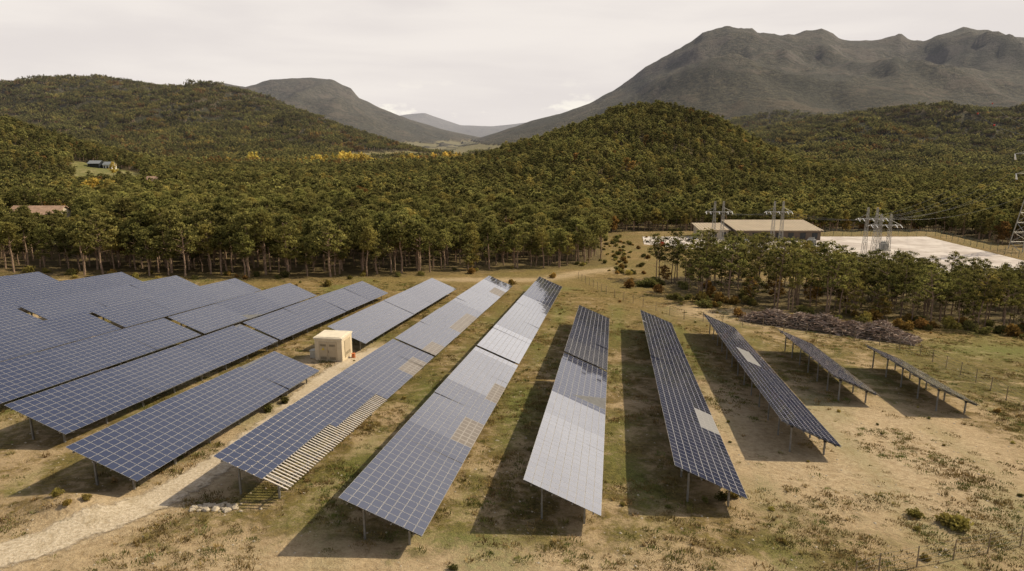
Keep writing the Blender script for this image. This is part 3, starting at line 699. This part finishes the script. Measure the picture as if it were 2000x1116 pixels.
def building(name,x0,x1,y0,y1,he,hr,wallm,roofm,zb=GZ,roof='mono',ndoor=5,rot=0):
    em=bpy.data.objects.new(name,None); COL.objects.link(em)
    b=MB(); V=[(x0,y0,zb-3),(x1,y0,zb-3),(x1,y1,zb-3),(x0,y1,zb-3)]
    if roof=='mono':
        T=[(x0,y0,zb+he),(x1,y0,zb+he),(x1,y1,zb+hr),(x0,y1,zb+hr)]
        b.add(V+T,[(0,1,5,4),(1,2,6,5),(2,3,7,6),(3,0,4,7)],0,.5); b.obj('walls',[wallm],parent=em)
        b=MB(); o=.6; t=.25
        R=[(x0-o,y0-o,zb+he),(x1+o,y0-o,zb+he),(x1+o,y1+o,zb+hr),(x0-o,y1+o,zb+hr)]; R2=[(a,c,d+t) for a,c,d in R]
        b.add(R+R2,[(3,2,1,0),(4,5,6,7),(0,1,5,4),(1,2,6,5),(2,3,7,6),(3,0,4,7)],0,.5)
        nr=max(2,int((x1-x0)/1.0))
        for k in range(nr+1):
            x=x0+(x1-x0)*k/nr; a=Vector((x,y0-o,zb+he+t+.03));c=Vector((x,y1+o,zb+hr+t+.03)); b.tube(a,c,.05,.05,4,0)
        b.obj('roof',[roofm],parent=em)
    else:
        ym=(y0+y1)/2; T=[(x0,y0,zb+he),(x1,y0,zb+he),(x1,y1,zb+he),(x0,y1,zb+he),(x0,ym,zb+hr),(x1,ym,zb+hr)]
        b.add(V+T,[(0,1,5,4),(2,3,7,6),(1,2,6,9,5),(3,0,4,8,7)],0,.5); b.obj('walls',[wallm],parent=em)
        b=MB(); o=.5; k=(hr-he)/(ym-y0)
        for sgn,yy in ((-1,y0-o),(1,y1+o)):
            A=[(x0-o,yy,zb+he-o*k+.12),(x1+o,yy,zb+he-o*k+.12),(x1+o,ym,zb+hr+.12),(x0-o,ym,zb+hr+.12)]; A2=[(p,q,r+.15) for p,q,r in A]
            b.add(A+A2,[(3,2,1,0),(4,5,6,7),(0,1,5,4),(1,2,6,5),(3,0,4,7)],0,.5)
        b.obj('roof',[roofm],parent=em)
    b=MB()
    for k in range(ndoor):
        x=x0+(x1-x0)*(k+.5)/ndoor; w=(x1-x0)/ndoor*.45; b.box((x,y0-.04,zb+he*.48),w,.08,he*.62,0)
    b.obj('windows',[M_win],parent=em)
building('warehouse',71.5,98,215,230,3.0,4.4,M_wall,M_rf,ndoor=7)
building('utility_building',61,70,219,228,2.6,3.6,M_rwall,M_rf,ndoor=3)
M_tile=simple('terracotta_tiles',(.38,.25,.17),.85,0,.2,1); M_groof=simple('grey_roof',(.22,.24,.25),.7)
zb=Hs(-144,210); building('farmhouse',-152,-137,205,213,2.8,4.8,M_rwall,M_tile,zb,'gable',4)
zb=Hs(-322,560); building('white_house',-331,-324,560,567,4,6,simple('white_render',(.6,.6,.57),.8),M_groof,zb,'gable',3)
building('barn',-342,-333,558,566,4,6,M_win,M_groof,zb+1,'gable',2)
zb=Hs(-205,405); building('farmhouse',-212,-203,398,405,6,8.5,M_rwall,M_tile,zb+1.5,'gable',3)

# ------------------------------------------------------------------ pylons
M_lat=simple('pylon_steel',(.34,.33,.30),.6,.3,.1); M_ins=simple('white_insulator',(.75,.75,.72),.3); M_cable=simple('cable',(.12,.12,.12),.5)
def lattice(b,x,y,z0,h,w0,w1,r=.09,n=8):
    lv=[]
    for k in range(n+1):
        q=k/n; w=w0+(w1-w0)*q; z=z0+h*q; lv.append([Vector((x+i*w/2,y+j*w/2,z)) for i,j in ((-1,-1),(1,-1),(1,1),(-1,1))])
    for k in range(n):
        for c in range(4):
            b.tube(lv[k][c],lv[k+1][c],r,r,4,0); d=(c+1)%4
            if k%2: b.tube(lv[k][c],lv[k+1][d],r*.6,r*.6,3,0)
            else: b.tube(lv[k][d],lv[k+1][c],r*.6,r*.6,3,0)
            b.tube(lv[k+1][c],lv[k+1][d],r*.6,r*.6,3,0)
def gantry(x,y,h,sep=2.6):
    b=MB()
    lattice(b,x-sep/2,y,GZ,h,1.1,.35,.06,8); lattice(b,x+sep/2,y,GZ,h,1.1,.35,.06,8)
    z=h*.76
    b.box((x,y,GZ+z),8.2,.25,.25,0); 
    b.tube((x-4.1,y,GZ+z),(x-sep/2,y,GZ+z+1.4),.05,.05,4,0); b.tube((x+4.1,y,GZ+z),(x+sep/2,y,GZ+z+1.4),.05,.05,4,0)
    for o in (-3.9,-2.6,0,2.6,3.9):
        for sg in (-1,1): b.tube((x+o,y,GZ+h*.76+.1),(x+o+sg*.3,y+sg*1.9,GZ+h*.76-.45),.10,.10,6,1,.5,True)
    b.obj('substation_gantry',[M_lat,M_ins])
for gx,gy,gh in ((62.5,206,13.2),(80.5,206,13.2),(100.5,190,13),(99.5,181,12.2)): gantry(gx,gy,gh)
def pylon(x,y,h):
    z=Hs(x,y); b=MB(); lattice(b,x,y,z,h*.55,6,2.0,.14,7); lattice(b,x,y,z+h*.55,h*.45,2.0,.6,.11,8)
    for q,w in ((.62,6.2),(.77,7.4),(.91,5.2)):
        for sg in (-1,1):
            a=Vector((x+sg*w,y,z+h*q)); b.tube((x,y-.6,z+h*q),a,.1,.07,4,0); b.tube((x,y+.6,z+h*q),a,.1,.07,4,0); b.tube((x,y,z+h*q+1.6),a,.09,.06,4,0)
            b.tube(a,a+Vector((0,-.8,-1.6)),.13,.13,6,1,.5,True); b.tube(a,a+Vector((.8,.8,-1.6)),.13,.13,6,1,.5,True)
    b.obj('transmission_pylon',[M_lat,M_ins]); return z
pz=pylon(150,197,37)
def cable(name,pairs,r=.025,balls=()):
    b=MB()
    for A,B,sag in pairs:
        A=Vector(A);B=Vector(B);n=16; P=[A.lerp(B,k/n)-Vector((0,0,sag*4*(k/n)*(1-k/n))) for k in range(n+1)]
        for u,v in zip(P[:-1],P[1:]): b.tube(u,v,r,r,3,0)
    for c in balls:
        v,f=ico(); b.add(np.array(v)*.45+np.array(c),f,1,.5)
    b.obj(name,[M_cable,simple('marker_ball',(.6,.06,.03),.5)])
prs=[]
for q,w in ((.62,6.2),(.77,7.4),(.91,5.2)):
    for sg in (-1,1):
        a=(150+sg*w,197,pz+37*q-1.6)
        prs.append((a,(100.5+sg*2.6*(1 if q>.7 else 1.5),190,GZ+10),4))
for o in (-3.9,0,3.9):
    prs.append(((100.5+o,190,GZ+9.6),(80.5+o,206,GZ+9.7),.8)); prs.append(((80.5+o,206,GZ+9.7),(62.5+o,206,GZ+9.7),.6))
    prs.append(((100.5+o,190,GZ+9.6),(99.5+o,181,GZ+9),.2))
cable('power_lines',prs)
prs=[((144.8,197,pz+33.6),(330,520,50),6),((155.2,197,pz+33.6),(345,520,50),6),((142.6,197,pz+28.5),(170,-60,40),7),((157.4,197,pz+28.5),(180,-60,36),7)]
def bpt(A,B,sag,q): return tuple(Vector(A).lerp(Vector(B),q)-Vector((0,0,sag*4*q*(1-q))))
cable('overhead_cable',prs,.03,[bpt(*prs[0],.25),bpt(*prs[0],.5),bpt(*prs[1],.7)])
b=MB(); b.tube((44.0,200,GZ),(44.0,200,GZ+2.4),.05,.05,6,1,.5,True); b.add([(44.05,200,GZ+2.4),(45.6,200.1,GZ+1.2),(44.05,200,GZ+.5),(43.4,199.9,GZ+.5)],[(0,1,2,3)],0,.5); b.obj('red_flag',[simple('red_cloth',(.6,.02,.03),.7),M_lat])

# ------------------------------------------------------------------ sky, sun, camera
SAZ,SEL=math.radians(66.3),math.radians(38.3)
w=bpy.data.worlds.new('World'); scene.world=w; w.use_nodes=True; nt=w.node_tree; nt.nodes.clear(); g=N(nt)
out=g.n('ShaderNodeOutputWorld'); bg=g.n('ShaderNodeBackground'); bg.inputs[1].default_value=.1
sk=g.n('ShaderNodeTexSky',sky_type='NISHITA'); sk.sun_disc=False; sk.sun_elevation=SEL; sk.sun_rotation=SAZ; sk.dust_density=3
tc=g.n('ShaderNodeTexCoord'); sp=g.n('ShaderNodeSeparateXYZ'); g.link(tc.outputs['Generated'],sp.inputs[0])
mp=g.n('ShaderNodeMapping'); mp.inputs['Scale'].default_value=(1,1,5.5); g.link(tc.outputs['Generated'],mp.inputs['Vector'])
cl_=g.noise(2.4,6,mp.outputs[0],.5,.3)
mp2=g.n('ShaderNodeMapping'); mp2.inputs['Scale'].default_value=(1,1,2.6); g.link(tc.outputs['Generated'],mp2.inputs['Vector'])
cu=g.noise(15.,6,mp2.outputs[0],.55)
hz=g.ramp(sp.outputs[2],.22,.70,1.,.20)
cream=g.mix(g.ramp(cl_,.35,.65),(7.9,7.35,7.05),(8.9,8.3,7.8))
puffm=g.math('MULTIPLY',g.ramp(cu,.56,.66),g.ramp(sp.outputs[2],.02,.085,1.,0.))
cream=g.mix(g.math('MULTIPLY',puffm,.85),cream,(10.4,9.8,8.6))
c=g.mix(hz,sk.outputs[0],cream); g.link(c,bg.inputs[0]); g.link(bg.outputs[0],out.inputs[0])
sd=Vector((math.sin(SAZ)*math.cos(SEL),math.cos(SAZ)*math.cos(SEL),math.sin(SEL)))
L=bpy.data.lights.new('sun','SUN'); L.energy=5.0; L.angle=math.radians(.6); L.color=(1,.86,.63)
lo_=bpy.data.objects.new('sun',L); COL.objects.link(lo_); lo_.rotation_euler=sd.to_track_quat('Z','Y').to_euler(); lo_.location=sd*100
cam=bpy.data.cameras.new('camera'); co=bpy.data.objects.new('camera',cam); COL.objects.link(co)
cam.sensor_width=36; cam.lens=1333/2000*36; cam.clip_end=60000; cam.clip_start=.5
co.location=(0,0,17); co.rotation_euler=(math.radians(90-12.5),0,0); scene.camera=co
